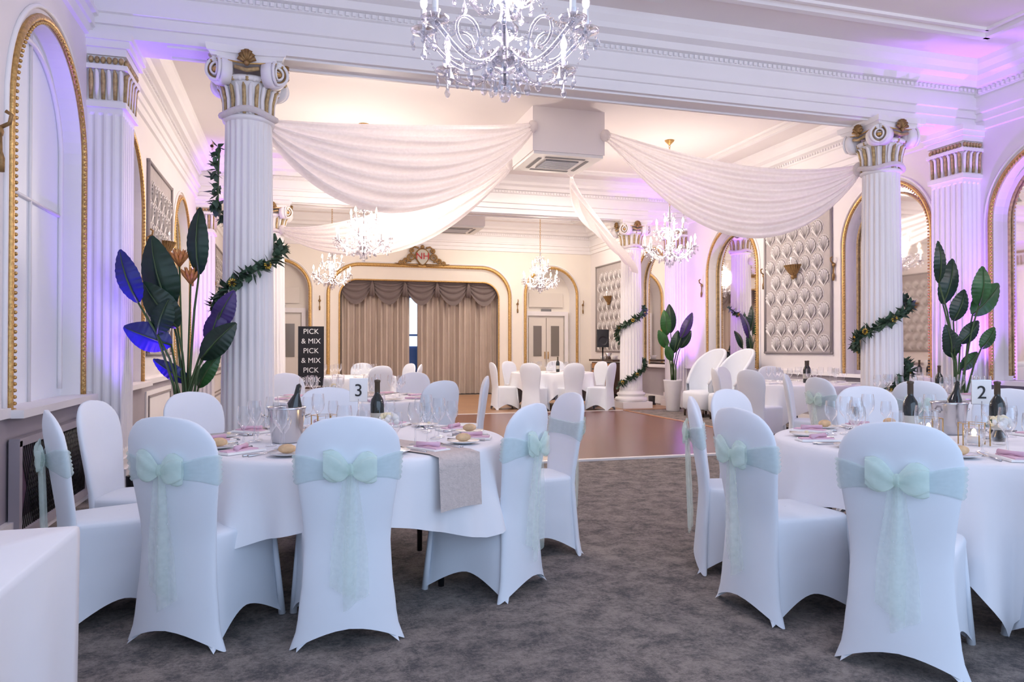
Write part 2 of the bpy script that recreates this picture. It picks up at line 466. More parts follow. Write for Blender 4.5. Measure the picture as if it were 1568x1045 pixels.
for c in cols: inst(cm, 'column', (c[0], c[1], 0))

def pilaster_mesh():
    mb = MB(); W, Dp = .46, .27
    def plan(dep, w=W, d=Dp):
        pts = []
        def face(p, q, nrm, nf):
            n = nf*8
            for i in range(n):
                t = i/n; ph = (t*nf) % 1
                g = dep*sin(pi*(ph-.14)/.72) if .14 < ph < .86 else 0
                pts.append((p[0]+(q[0]-p[0])*t-nrm[0]*g, p[1]+(q[1]-p[1])*t-nrm[1]*g))
        face((0, -w/2), (d, -w/2), (0, -1), 4); face((d, -w/2), (d, w/2), (1, 0), 6); face((d, w/2), (0, w/2), (0, 1), 4)
        pts.append((0, w/2))
        return pts
    R = []
    for z, dep in ((.3, 0), (.36, 0), (.38, .018), (3.22, .018), (3.24, 0), (3.3, 0)):
        R.append([(x, y, z) for x, y in plan(dep)])
    mb.rings(R, 'trim_white', False)
    for z0, z1, g in ((0, .14, .07), (.14, .22, .05), (.22, .30, .025), (3.28, 3.33, .03), (3.60, 3.64, .04), (3.72, 3.78, .03), (3.78, 3.84, .06), (3.84, 3.9, .08)):
        mb.box(((Dp+g)/2, 0, (z0+z1)/2), (Dp+g, W+2*g, z1-z0), 'trim_white')
    mb.box((Dp/2, 0, 3.55), (Dp, W, .5), 'trim_white')
    for i in range(9):
        y = -W/2+.03+i*(W-.06)/8; k = 'gold_paint' if i % 2 == 0 else 'trim_white'
        mb.tube([(Dp+.008, y, 3.35), (Dp+.012, y, 3.5), (Dp+.02, y, 3.57), (Dp+.045, y, 3.59)], [.016, .02, .018, .008], 6, k)
        mb.ball((Dp+.02, y, 3.68), .022, 'gold_paint', 6, (1, 1, 1.4))
    for i in range(6):
        x = .03+i*(Dp-.04)/5; k = 'gold_paint' if i % 2 == 0 else 'trim_white'
        for sg in (-1, 1):
            mb.tube([(x, sg*(W/2+.008), 3.35), (x, sg*(W/2+.012), 3.5), (x, sg*(W/2+.02), 3.57), (x, sg*(W/2+.045), 3.59)], [.016, .02, .018, .008], 6, k)
            mb.ball((x, sg*(W/2+.02), 3.68), .022, 'gold_paint', 6, (1, 1, 1.4))
    return mb.mesh('pilaster')
pm = pilaster_mesh()
for y in (YC1, YC2):
    inst(pm, 'pilaster', (XL, y, 0)); inst(pm, 'pilaster', (XR, y, 0), pi)

# ------------------------------------------------------------------ wall panels with shell motifs
def wall_panel(name, mp, a, b, z0, z1):
    mb = MB()
    cs = [mp(a, z0, -.012), mp(b, z0, -.012), mp(b, z1, -.012), mp(a, z1, -.012)]
    mb.add(cs, [(0, 1, 2, 3)], 'panel_bg')
    path = [mp(a, z0, -.02), mp(b, z0, -.02), mp(b, z1, -.02), mp(a, z1, -.02)]
    for p, q in ((0, 1), (1, 2), (2, 3), (3, 0)):
        P, Q = Vector(path[p]), Vector(path[q]); e = (Q-P).normalized()*.02
        mb.tube([P-e, Q+e], .022, 6, 'panel_frame')
    dx, dz = .30, .26
    r = 0; z = z0+.15
    while z < z1-.13:
        s = a+.17+(dx/2 if r % 2 else 0)
        while s < b-.14:
            n = 9
            vs = [mp(s, z-.145, -.016)]; fs = []
            for i in range(n*2+1):
                an = radians(-118+236*i/(2*n)); rad = (.126 if i % 2 else .106)
                vs.append(mp(s+rad*sin(an), z+rad*cos(an)*1.0, -(.034 if i % 2 else .016)))
            for i in range(n*2): fs.append((0, i+1, i+2))
            mb.add(vs, fs, 'panel_motif')
            pth = [mp(s+.140*sin(radians(-135+270*i/16)), z+.140*cos(radians(-135+270*i/16)), -.015) for i in range(17)]
            mb.tube(pth, .006, 4, 'panel_motif')
            for j in (-3, -2, -1, 0, 1, 2, 3):
                an = radians(j*26); mb.tube([mp(s, z-.12, -.018), mp(s+.10*sin(an), z+.10*cos(an), -.031)], .0042, 4, 'panel_line')
            s += dx
        z += dz; r += 1
    return mb.obj(name)
for mp in (mpL, mpR):
    wall_panel('wall_panel', mp, 9.55, 11.22, 1.17, 3.46)
    wall_panel('wall_panel', mp, 16.95, 18.85, 1.17, 3.46)

def sconce_mesh():
    mb = MB()
    n = 13
    def shell(u, v):
        a = -pi/2+pi*u; rb = .05+.13*v**.7; fl = 1+.07*cos(u*n*2*pi)*v
        return (.03+rb*.75*cos(a)*fl, rb*sin(a)*fl, -.06+.17*v)
    mb.grid(shell, n*8, 8, 'old_gold')
    mb.ball((.05, 0, -.08), .035, 'old_gold', 8, (1, 1, 1.4)); mb.box((.02, 0, -.02), (.04, .06, .16), 'old_gold')
    mb.tube([(.09, 0, .0), (.09, 0, .20)], .012, 6, 'candle'); mb.ball((.09, 0, .22), .014, 'bulb_soft', 6, (1, 1, 1.6))
    return mb.mesh('wall_sconce')
sm = sconce_mesh()
for y in (10.38, 17.9):
    inst(sm, 'wall_sconce', (XR-.03, y, 2.50), pi); inst(sm, 'wall_sconce', (XL+.03, y, 2.50), 0)
def hook_mesh():
    mb = MB()
    mb.ball((.02, 0, 0), .035, 'old_gold', 8, (.6, 1, 1)); mb.tube([(.02, 0, .02), (.07, 0, .05), (.08, 0, .10), (.05, 0, .12)], .012, 6, 'old_gold')
    mb.tube([(.02, 0, 0), (.025, 0, -.12), (.025, 0, -.16), (.03, 0, -.24)], [.012, .01, .022, .016], 8, 'old_gold')
    return mb.mesh('curtain_holdback')
hk = hook_mesh()
for a, b in bays[2:]:
    for y in (a-.24, b+.24):
        if abs(y-YC1) > .3 and abs(y-YC2) > .3:
            inst(hk, 'curtain_holdback', (XL, y, 2.52), 0); inst(hk, 'curtain_holdback', (XR, y, 2.52), pi)
for x in (-1.35, .55, 5.76, 7.66): inst(hk, 'curtain_holdback', (x, YB, 2.45), -pi/2)

# ------------------------------------------------------------------ back wall: stage
mb = MB(); frame_arch(mb, .80, 5.50, 0, 3.36, .75, mpB, w=.045); mb.obj('trim_11')
mb = MB()
o1 = outline(.80, 5.50, 0, 3.36, .75); o2 = outline(1.04, 5.26, 0, 3.02, .45)
R1 = [mpB(s, z, .02) for s, z in o1]; R2 = [mpB(s, z, .10) for s, z in o2]; R3 = [mpB(s, z, .22) for s, z in o2]
mb.rings([R1, R2, R3], 'wall_back_paint', False, closed=False)
mb.tube(dens([mpB(s, z, .09) for s, z in o2], .1), .022, 6, 'gold')
mb.obj('trim_12')
def curtain(name, x0, x1, y, z0, z1, folds):
    mb = MB()
    def f(u, v):
        z = z0+(z1-z0)*v
        a = .06*(1-.35*v)
        return (x0+(x1-x0)*u+.012*sin(u*folds*4*pi+1), y+a*sin(u*folds*2*pi)+.02*sin(u*folds*.7*2*pi+v*2), z)
    mb.grid(f, folds*10, 14, 'curtain')
    mb.obj(name)
curtain('stage_curtain', 1.02, 2.86, YB+.34, .02, 2.95, 13)
curtain('stage_curtain', 3.07, 5.28, YB+.34, .02, 2.95, 15)
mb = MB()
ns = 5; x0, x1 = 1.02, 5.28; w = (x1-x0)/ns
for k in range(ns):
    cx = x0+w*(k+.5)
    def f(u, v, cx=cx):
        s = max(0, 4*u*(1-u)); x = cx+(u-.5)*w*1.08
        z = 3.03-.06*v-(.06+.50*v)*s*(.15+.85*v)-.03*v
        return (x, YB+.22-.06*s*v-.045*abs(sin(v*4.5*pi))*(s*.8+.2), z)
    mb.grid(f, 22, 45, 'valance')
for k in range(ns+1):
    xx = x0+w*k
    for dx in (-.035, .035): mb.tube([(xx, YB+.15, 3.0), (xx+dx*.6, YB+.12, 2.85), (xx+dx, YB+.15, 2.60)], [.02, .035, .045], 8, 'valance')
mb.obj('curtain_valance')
mb = MB()
mb.box((2.97, YB+.6, 1.5), (1.2, .04, 3.0), 'blue_door'); mb.box((2.97, YB+.57, 1.95), (.5, .03, 1.3), 'daylight')
mb.box((2.97, YB+.56, 1.6), (.6, .03, .05), 'blue_door'); mb.box((2.97, YB+.56, .7), (.4, .03, .6), 'blue_door')
mb.obj('door_1')
crest = MB()
sh = []
for sy, yy in ((1, -.06), (.84, -.085)):
    ring = []
    for i in range(24):
        a = 2*pi*i/24; x = .20*sin(a); z = .23*cos(a)
        if z < 0: x *= (1+z*1.9); z *= 1.05
        ring.append((3.15+x*sy, YB+yy, 3.64+z*sy))
    sh.append(ring)
crest.rings([[(p[0], YB-.0, p[2]) for p in sh[0]], sh[0], sh[1]], 'old_gold', False)
crest.add(sh[1], [tuple(range(24))], 'label')
for sg in (-1, 1):
    for (ox, oz, r0) in ((.29, 3.62, .11), (.43, 3.53, .075), (.27, 3.80, .06), (.56, 3.48, .05)):
        pth = []
        for i in range(30):
            t = i/29; r = r0*(1-t*.8); a = -pi/2+t*3.6*pi
            pth.append((3.15+sg*(ox+r*cos(a)), YB-.05, oz+r*sin(a)))
        crest.tube(pth, [.026*(1-.5*i/29) for i in range(30)], 6, 'old_gold')
    crest.tube([(3.15+sg*.10, YB-.05, 3.42), (3.15+sg*.4, YB-.05, 3.43), (3.15+sg*.72, YB-.04, 3.46)], [.045, .032, .008], 6, 'old_gold')
    crest.tube([(3.15+sg*.10, YB-.05, 3.87), (3.15+sg*.2, YB-.05, 3.90), (3.15+sg*.3, YB-.04, 3.84)], [.03, .025, .01], 6, 'old_gold')
crest.ball((3.15, YB-.06, 3.90), .055, 'old_gold', 10)
co = crest.obj('wall_crest')
text('monogram', 'NH', .24, (3.15, YB-.095, 3.65), (pi/2, 0, 0), 'red_paint', co)
def side_door(name, a, b):
    mb = MB(); c = (a+b)/2
    frame_arch(mb, a, b, 0, 3.42, (b-a)/2, mpB, w=.035)
    arch_panel(mb, a, b, 0, 3.42, (b-a)/2, mpB, .5, 'wall_back_paint')
    for sg in (-1, 1):
        mb.box((c+sg*.26, YB+.46, 1.05), (.50, .05, 2.1), 'door_white')
        mb.box((c+sg*.26, YB+.43, 1.45), (.24, .02, .85), 'door_glass')
        for dz in (.55, .2): mb.box((c+sg*.26, YB+.43, dz), (.34, .02, .03), 'trim_white')
        mb.box((c+sg*.60, YB+.45, 1.1), (.1, .08, 2.2), 'trim_white')
        mb.box((c+sg*.05, YB+.41, 1.05), (.02, .04, .2), 'gold')
    mb.box((c, YB+.45, 2.22), (1.3, .09, .12), 'trim_white')
    mb.box((c, YB+.46, 2.6), (1.0, .03, .4), 'door_white'); mb.box((c, YB+.44, 2.3), (.3, .03, .1), 'vent_grey')
    mb.obj(name)
side_door('door_2', 6.02, 7.45); side_door('door_3', -1.15, .28)

# ------------------------------------------------------------------ AC units in bulkheads
def ac(name, x, y, zb):
    mb = MB()
    mb.box((x, y, (zb+H)/2), (1.08, 1.05, H-zb), 'ceiling_paint')
    mb.box((x, y, zb-.02), (1.04, 1.02, .04), 'plastic_white')
    mb.box((x, y, zb-.045), (.5, .5, .012), 'vent_grey')
    for i in range(9): mb.box((x, y-.2+i*.05, zb-.053), (.5, .012, .012), 'plastic_white')
    for k in range(4):
        M = Matrix.Translation((x, y, 0)) @ Matrix.Rotation(k*pi/2, 4, 'Z')
        mb.box((0, .36, zb-.043), (.6, .05, .008), 'vent_grey', M)
    mb.obj(name)
ac('air_conditioner', 3.68, 10.3, 4.0); ac('air_conditioner', 3.45, 16.4, 3.95)
mb = MB()
mb.lathe([(.001, 0), (.05, 0), (.06, .02), (.06, .05)], 20, (0, 0, -.05), 'plastic_white'); sdm = mb.mesh('smoke_detector')
for p in ((2.9, 8.6), (1.2, 13.2), (5.0, 16.2), (6.9, 5.4)): inst(sdm, 'smoke_detector', (p[0], p[1], H))
mb = MB(); mb.box((0, 0, -.03), (.32, .2, .06), 'plastic_white'); mb.box((0, 0, -.065), (.26, .14, .012), 'plastic_white'); mb.obj('ceiling_vent', (3.2, 6.3, H))  # plain white vent box on the ceiling, unlit

# ------------------------------------------------------------------ drapes
def drape(A, B, st, sb, spread, name='ceiling_drape', npl=7, endw=.14, skew=1.0):
    A, B = Vector(A), Vector(B); d = (B-A); nrm = Vector((d.y, -d.x, 0)).normalized()
    mb = MB()
    def f(u, v):
        uu = u**skew
        s = max(0, 4*uu*(1-uu)); p = A.lerp(B, u)
        sag = st+(sb-st)*v**1.15
        p = p-Vector((0, 0, 1))*(s**.9*sag+endw*v*(1-s))
        p += nrm*((v-.5)*spread*s+.07*sin(v*npl*2*pi+u*1.5)*(.25+.75*s)*(.35+.65*v)+.02*sin(v*23+u*9))
        return tuple(p)
    mb.grid(f, 70, 70, 'sheer_drape')
    for P in (A, B):
        mb.ball(tuple(P-Vector((0, 0, .06))), .075, 'sheer_drape', 12, (1, 1, 1.2))
    mb.obj(name)
drape((3.13, 9.75, 4.38), (-.28, 7.35, 3.42), .10, 1.04, .5)
drape((3.13, 10.85, 4.12), (-.25, 14.0, 3.45), .30, .90, .4)
drape((4.22, 9.75, 4.34), (6.5, 7.38, 3.46), .16, 1.18, .5, skew=1.25)
drape((4.12, 10.85, 4.08), (6.6, 13.98, 3.2), .02, .85, .95, endw=.30, npl=5)
for (x, y) in cols:
    mb = MB(); mb.tube([(.235*cos(a), .235*sin(a), .02*sin(3*a)) for a in [2*pi*i/40 for i in range(41)]], .03, 8, 'sheer_drape', cap=False)
    mb.obj('drape_tie', (x, y, 3.36))

# ------------------------------------------------------------------ chandeliers
def chandelier_mesh(name, bulb, top, q=1.0):
    mb = MB(); K = 'crystal'
    mb.lathe([(.001, 0), (.02, .01), (.03, .04), (.012, .06), (.05, .09), (.09, .13), (.11, .16), (.05, .17), (.02, .19), (.02, .23), (.06, .26), (.07, .30), (.03, .34), (.02, .40), (.045, .45), (.05, .50), (.02, .56), (.015, .66), (.04, .70), (.05, .74), (.02, .78), (.012, .95)], 16, (0, 0, .06), K)
    mb.tube([(0, 0, .1), (0, 0, 1.0)], .008, 6, 'steel')
    NA = 8
    def arm(a, r, z0, zt, dip):
        c, s_ = cos(a), sin(a); P = []
        for i in range(17):
            t = i/16; rr = .05+(r-.05)*t; z = z0-dip*sin(pi*min(1, t**.8))+(zt-z0)*t**2
            P.append((rr*c, rr*s_, z))
        mb.tube(P, .0115, 7, K)
        S = [((.55*r+.07*cos(b))*c, (.55*r+.07*cos(b))*s_, z0-dip*.4+.07+.07*sin(b)) for b in [pi*1.5+i*.4 for i in range(13)]]
        mb.tube(S, .008, 6, K)
        x, y = r*c, r*s_
        mb.lathe([(.012, -.03), (.03, -.01), (.062, .0), (.066, .012), (.02, .008), (.02, .03), (.026, .05)], 14, (x, y, zt), K)
        mb.lathe([(.0145, .02), (.0145, .11), (.001, .112)], 10, (x, y, zt), 'candle')
        mb.lathe([(.006, .11), (.017, .13), (.019, .15), (.012, .175), (.004, .20), (.001, .205)], 10, (x, y, zt), bulb)
        nd = 6 if q > .8 else 4
        for k in range(nd):
            b = 2*pi*k/nd; px, py = x+.06*cos(b), y+.06*sin(b)
            mb.octa((px, py, zt-.012), .010, K); mb.drop((px, py, zt-.025), .013, .055, K)
        mb.octa((x, y, zt-.045), .014, K); mb.drop((x, y, zt-.06), .018, .08, K)
        return (x, y, zt)
    def string(p, q_, sag, n, r=.0085):
        n = max(5, int(n*q))
        for i in range(n+1):
            t = i/n; mb.octa((p[0]+(q_[0]-p[0])*t, p[1]+(q_[1]-p[1])*t, p[2]+(q_[2]-p[2])*t-sag*4*t*(1-t)), r if q > .8 else r*1.25, K)
    ends = []
    for i in range(NA):
        a = 2*pi*i/NA+.2
        ends.append(arm(a, .44 if i % 2 == 0 else .40, .24, .26 if i % 2 == 0 else .34, .10))
    ups = [arm(2*pi*i/4+.6, .22, .50, .60, .06) for i in range(4)]
    for i in range(NA):
        p, q2 = ends[i], ends[(i+1) % NA]; string(p, q2, .10, 15)
        a = 2*pi*i/NA+.2; t0 = (.07*cos(a), .07*sin(a), .80); string(t0, p, .16, 22)
        a2 = a+pi/NA
        string((.10*cos(a), .10*sin(a), .18), (p[0]*.8, p[1]*.8, p[2]-.03), .07, 12)
        mb.drop((.10*cos(a), .10*sin(a), .19), .02, .09, K); mb.drop((.30*cos(a2), .30*sin(a2), .22), .022, .10, K)
        string((.30*cos(a2), .30*sin(a2), .23), (.06*cos(a2), .06*sin(a2), .32), .04, 9)
        mb.drop((.18*cos(a2), .18*sin(a2), .16), .02, .09, K)
        mb.drop((.05*cos(a2), .05*sin(a2), .12), .016, .09, K)
    for i in range(4):
        string(ups[i], ups[(i+1) % 4], .08, 10); string((0.03, 0, .95), ups[i], .06, 12)
    for i in range(10):
        a = 2*pi*i/10
        mb.tube([(.02*cos(a), .02*sin(a), .80), (.09*cos(a), .09*sin(a), .82), (.10*cos(a), .10*sin(a), .88)], .006, 5, K)
        mb.drop((.09*cos(a), .09*sin(a), .81), .013, .06, K)
    mb.drop((0, 0, .07), .03, .08, K)
    n = int((top-1.0)/.05)
    for i in range(n):
        z = 1.0+i*.05; ax = i % 2
        mb.tube([((.014*cos(b) if ax else 0), (0 if ax else .014*cos(b)), z+.025+.032*sin(b)) for b in [2*pi*j/10 for j in range(11)]], .004, 5, 'gold')
    mb.lathe([(.01, -.08), (.03, -.06), (.07, -.02), (.08, 0), (.001, 0)], 20, (0, 0, top), 'gold')
    return mb.mesh(name)
cw = chandelier_mesh('chandelier', 'bulb_warm', H-2.55, .55)
cf = chandelier_mesh('chandelier', 'bulb_soft', H-2.46)
inst(cf, 'chandelier', (.98, 3.50, 2.46), .3)
for p in ((.96, 11.3), (5.8, 10.8), (.75, 17.0), (5.55, 16.7)):
    o = inst(cw, 'chandelier', (p[0], p[1], 2.55), random.random())

# ------------------------------------------------------------------ chairs
WK = [(0, .222), (.15, .200), (.30, .184), (.45, .178), (.60, .193), (.72, .214), (.80, .218), (.86, .208), (.90, .188), (.93, .155), (.95, .112), (.96, .06), (.963, .01)]
def yb(z): return -.235+.03*z/.45 if z < .45 else -.205-.075*(z-.45)/.5
def backpt(th, z, off=0.0):
    w = interp(WK, z)+off; ht = (.030 if z < .85 else .030*max(.25, 1-((z-.85)/.115)**2*.75))+off
    c, s_ = cos(th), sin(th); e = 2/2.6
    x = w*math.copysign(abs(c)**e, c); y = ht*math.copysign(abs(s_)**e, s_)
    return (x, yb(z)+y+.035*(x/.22)**2, z)
def chair_mesh(name, sash, key='cover_white'):
    mb = MB(); N = 72
    def sq(i):
        p = 4*i/N; sd = int(p); f = (p-sd)*2-1
        x, y = [(f, -1), (1, f), (-f, 1), (-1, -f)][sd]
        n = 7; q = (abs(x)**n+abs(y)**n)**(1/n)
        return x/q, y/q, 1-abs(f)**1.7
    R = []
    for k in range(15):
        t = (k/14)**1.25; ring = []
        for i in range(N):
            x, y, m = sq(i); hem = .002+.115*m
            z = hem+(.445-hem)*t; fl = max(0.0, 1-z/.445)
            foot = max(0, 1-z/.07)**1.5*.022*(1-m)**2
            a = .208+.026*fl**2+foot; b = .222+.036*fl**2+foot
            # the rear narrows to meet the edges of the back panel
            rear = max(0.0, (-y+.6)/1.6)
            a = a*(1-rear)+(interp(WK, z)-.002+foot*.5)*rear
            pull = 1-.15*m*fl**.75
            ring.append((x*a*pull, .012+y*b*pull, z))
        R.append(ring)
    for sc_, z in ((.985, .458), (.95, .466), (.8, .472), (.5, .477), (.2, .479), (.01, .479)):
        ring = []
        for i in range(N):
            x, y, m = sq(i); rear = max(0.0, (-y+.6)/1.6); a = .208*(1-rear)+.177*rear
            ring.append((x*a*sc_, .012+y*.222*sc_, z))
        R.append(ring)
    mb.rings(R, key)
    for sx in (-1, 1):
        mb.tube([(sx*.218, .012+.236, .0), (sx*.19, .012+.2, .43)], [.017, .012], 8, key)
    zs = [0, .03, .07, .12, .18, .26, .34, .42, .5, .58, .66, .72, .78, .82, .86, .89, .915, .935, .95, .958, .963]
    R = []; n = 44
    for z in zs:
        ring = []
        for i in range(n):
            th = 2*pi*i/n; p = backpt(th, z)
            m = 1-abs(p[0]/max(.01, interp(WK, z)))**1.8
            lift = .085*max(0, m)*max(0, 1-z/.34)
            fx = 1+.07*max(0, 1-z/.06)
            ring.append((p[0]*fx, p[1], z+lift))
        R.append(ring)
    mb.rings(R, key, cap1=True)
    if sash:
        z0 = .745; R = []; rows = 13
        for j in range(rows):
            q = -1+2*j/(rows-1); ring = []
            for i in range(n*2):
                th = 2*pi*i/(n*2); xx = abs(cos(th))
                hh = (.020+.044*xx**.8) if sin(th) < 0 else .062-.02*abs(sin(th))
                z = z0+q*hh+(.003*sin(xx*7+q*3)*(1 if sin(th) < 0 else 0))
                p = backpt(th, z, .005+(.007 if j % 2 else 0)*(1 if 0 < j < rows-1 else .2)); ring.append(p)
            R.append(ring)
        mb.rings(R, 'organza_band')
        yk = yb(z0)-.050
        mb.ball((0, yk, z0), .022, 'organza_bow', 12, (.8, .8, 1.2))
        for sg in (-1, 1):
            def loop(u, v, sg=sg):
                L = .104; x = sg*(.004+L*u)
                hh = .012+.040*sin(pi*min(1, u**.9*.80+.02))+.012*u; a = 2*pi*v
                cr = 1+.20*sin(v*2*pi*5+u*4)
                return (x, yk-.002-(.007+.010*sin(pi*u))*sin(a)*cr-.008*sin(pi*u), z0+.016*u-.014*u*u*sg+hh*cos(a)*cr)
            mb.grid(loop, 14, 30, 'organza_bow')
        for sg, L, sp in ((-1, .50, .020), (1, .54, .018)):
            def tail(u, v, sg=sg, L=L, sp=sp):
                w = .018+.034*min(1, u*1.5); q = v*2-1
                x = sg*sp*u+.008*sg+q*w; z = z0-.01-u*L*(1-.06*q*sg)
                return (x, yk+.004+.010*sin(v*9+sg+u*2)+.020*u+(-.01 if sg > 0 else 0), z)
            mb.grid(tail, 18, 14, 'organza')
    return mb.mesh(name)
ch_s = chair_mesh('dining_chair', True); ch_p = chair_mesh('dining_chair', False)
def chair(x, y, cx, cy, sash=True, tw=0):
    # (x,y) = centre of the chair BACK panel; chair faces (cx,cy)
    a = atan2(cy-y, cx-x)+radians(tw); ox, oy = cos(a)*.22, sin(a)*.22
    inst(ch_s if sash else ch_p, 'dining_chair', (x+ox, y+oy, 0), a-pi/2)
T1 = (.27, 4.14); T2 = (3.31, 3.15)
for x, y, s_, tw in ((-.49, 3.35, True, 13), (.21, 3.17, True, 4), (1.12, 3.62, True, -14), (1.62, 4.38, True, -4), (-1.02, 3.80, True, 4), (-1.0, 4.42, False, 0), (-.62, 5.10, False, 0), (.22, 5.42, False, 0)):
    chair(x, y, *T1, s_, tw)
for x, y, s_, tw in ((2.22, 2.32, True, 3), (2.03, 3.05, True, 0), (2.24, 3.80, True, 0), (2.85, 4.42, False, 0), (4.02, 4.50, False, 0), (4.70, 3.95, False, 0), (3.06, 1.99, False, 0)):
    chair(x, y, *T2, s_, tw)
TB = (.55, 7.55); TR = (6.20, 6.05); TC = (6.95, 8.95); T5 = (5.1, 14.55); T6 = (.85, 13.3)
for x, y, s_ in ((1.2, 6.4, False), (1.8, 7.3, False), (-.1, 8.75, False), (1.3, 8.6, False)): chair(x, y, *TB, s_)
for x, y, s_ in ((5.2, 5.20, True), (4.87, 6.05, True), (6.15, 4.80, True), (5.2, 6.95, False)): chair(x, y, *TR, s_)
for x, y, s_ in ((5.75, 8.5, False), (6.3, 10.0, False), (7.2, 10.1, False), (5.8, 9.4, False)): chair(x, y, *TC, s_)
for x, y in ((3.83, 14.5), (4.32, 13.6), (5.12, 13.35), (6.0, 13.6), (4.5, 15.7), (5.6, 15.75), (6.35, 14.95)): chair(x, y, *T5, False)
for x, y in ((2.05, 13.0), (2.0, 13.8), (1.3, 12.1), (1.2, 14.5)): chair(x, y, *T6, False)
def armchair():
    mb = MB()
    N = 48
    def sq(i, n=4):
        a = 2*pi*i/N; c, s_ = cos(a), sin(a); q = (abs(c)**n+abs(s_)**n)**(1/n); return c/q, s_/q
    mb.rings([[(sq(i)[0]*r*.33, sq(i)[1]*r*.33, z) for i in range(N)] for r, z in ((.9, .12), (1, .16), (1, .40), (.96, .45), (.7, .47), (.01, .47))], 'cover_white', cap0=True)
    def wrap(u, v):
        a = pi*1.5+(u-.5)*pi*1.35; r = .34+.02*v; h = .45+.62*(1-abs(2*u-1)**2.2)
        return (r*cos(a)*1.02, r*sin(a)-.05*v*h, .14+v*h)
    def wrap2(u, v):
        p = wrap(u, v); return (p[0]*.84, p[1]*.84, p[2])
    mb.grid(wrap, 30, 12, 'cover_white'); mb.grid(wrap2, 30, 12, 'cover_white')
    pth = []
    for i in range(31):
        p, q = wrap(i/30, 1), wrap2(i/30, 1); pth.append(((p[0]+q[0])/2, (p[1]+q[1])/2, p[2]))
    mb.tube(pth, .032, 8, 'cover_white')
    for sx in (-1, 1):
        for sy in (-1, 1): mb.tube([(sx*.25, sy*.25, 0), (sx*.25, sy*.25, .14)], [.015, .025], 8, 'wood_dark')
    return mb.mesh('armchair')
am = armchair()
inst(am, 'armchair', (7.2, 12.1, 0), radians(100)); inst(am, 'armchair', (7.25, 11.3, 0), radians(95))

# ------------------------------------------------------------------ tables
def round_table(name, c, rot, half, maxdrop=.74, R=.85, runner=None):
    mb = MB(); N = 180; zt = .75
    def drop(th):
        a = th-rot; m = max(abs(cos(a)), abs(sin(a))); d = max(.12, half/m-R)
        return maxdrop*math.tanh(d/maxdrop) if maxdrop < .6 else min(maxdrop, d)
    def corner(th): return abs(sin(2*(th-rot)))**2.5
    rings = [[(r*cos(2*pi*i/N), r*sin(2*pi*i/N), z) for i in range(N)] for r, z in ((.005, zt), (.4, zt), (.8, zt), (.84, zt-.001), (.852, zt-.008), (.858, zt-.02))]
    for j in range(1, 13):
        t = j/12; ring = []
        for i in range(N):
            th = 2*pi*i/N; d = drop(th); k = corner(th); z = zt-.02-(d-.02)*t
            amp = t*(.014+.040*k)*min(1.3, d/.4)
            r = R+.012+.03*t*d+amp*(sin(13*th+1.6*sin(3*th))+.4*sin(29*th+2*sin(2*th)))+.02*k*t
            ring.append((r*cos(th), r*sin(th), max(.012, z)))
        rings.append(ring)
    mb.rings(rings, 'cloth_white')
    mb.lathe([(.001, .735), (.82, .735), (.82, .712), (.001, .712)], 48, (0, 0, 0), 'wood_mid')
    for sg in (-1, 1):
        mb.tube([(sg*.45, -.35, 0.012), (sg*.45, -.33, .71)], .016, 8, 'metal_dark'); mb.tube([(sg*.45, .35, .012), (sg*.45, .33, .71)], .016, 8, 'metal_dark')
        mb.tube([(sg*.45, -.35, .3), (sg*.45, .35, .3)], .012, 8, 'metal_dark'); mb.tube([(sg*.45, 0, .3), (0, 0, .70)], .012, 8, 'metal_dark')
    if runner is not None:
        def f(u, v):
            w = .13*(2*v-1); s = (u-.5)*2*(R+.25); x, y = s, w
            lim = sqrt(R*R-w*w)+.005
            if abs(s) > lim:
                e = abs(s)-lim; x = math.copysign(lim+.045+.06*e, s); z = zt+.004-e
            else: z = zt+.006
            a = runner; return (x*cos(a)-y*sin(a), x*sin(a)+y*cos(a), z)
        mb.grid(f, 80, 4, 'runner')
    return mb.obj(name, (c[0], c[1], 0))
round_table('round_table', T1, radians(-3), 1.18, maxdrop=.44, runner=radians(-59))
round_table('round_table', T2, radians(15), 1.12)
round_table('round_table', TB, radians(20), 1.15, runner=radians(60)); round_table('round_table', TR, radians(35), 1.12)
for t in (TC, T5, T6): round_table('round_table', t, radians(random.randint(0, 80)), 1.15)
mb = MB(); x1, y1 = -.56, 2.24; x0, y0 = -1.55, .75
N = 36; R = []
def rect(i, g, z, wob):
    sd = i//N; f = (i % N)/N
    P = [(x0, y0), (x1, y0), (x1, y1), (x0, y1)]; p, q = P[sd], P[(sd+1) % 4]
    nx, ny = [(0, -1), (1, 0), (0, 1), (-1, 0)][sd]
    cx, cy = (x0+x1)/2, (y0+y1)/2
    px, py = p[0]+(q[0]-p[0])*f, p[1]+(q[1]-p[1])*f
    k = 1+g
    return (cx+(px-cx)*k+nx*wob*sin(f*2*pi*4)*sin(pi*f), cy+(py-cy)*k+ny*wob*sin(f*2*pi*4)*sin(pi*f), z)
for g, z, w in ((-.99, .765, 0), (-.5, .765, 0), (-.01, .765, 0), (0, .76, 0), (.003, .745, 0), (.0, .5, .012), (-.005, .25, .025), (-.01, .015, .035)):
    R.append([rect(i, g, z, w) for i in range(4*N)])
mb.rings(R, 'cloth_white')
for xx in (x0+.1, x1-.12):
    for yy in (y0+.1, y1-.12): mb.tube([(xx, yy, 0), (xx, yy, .74)], .02, 8, 'metal_dark')
mb.obj('rectangular_table')

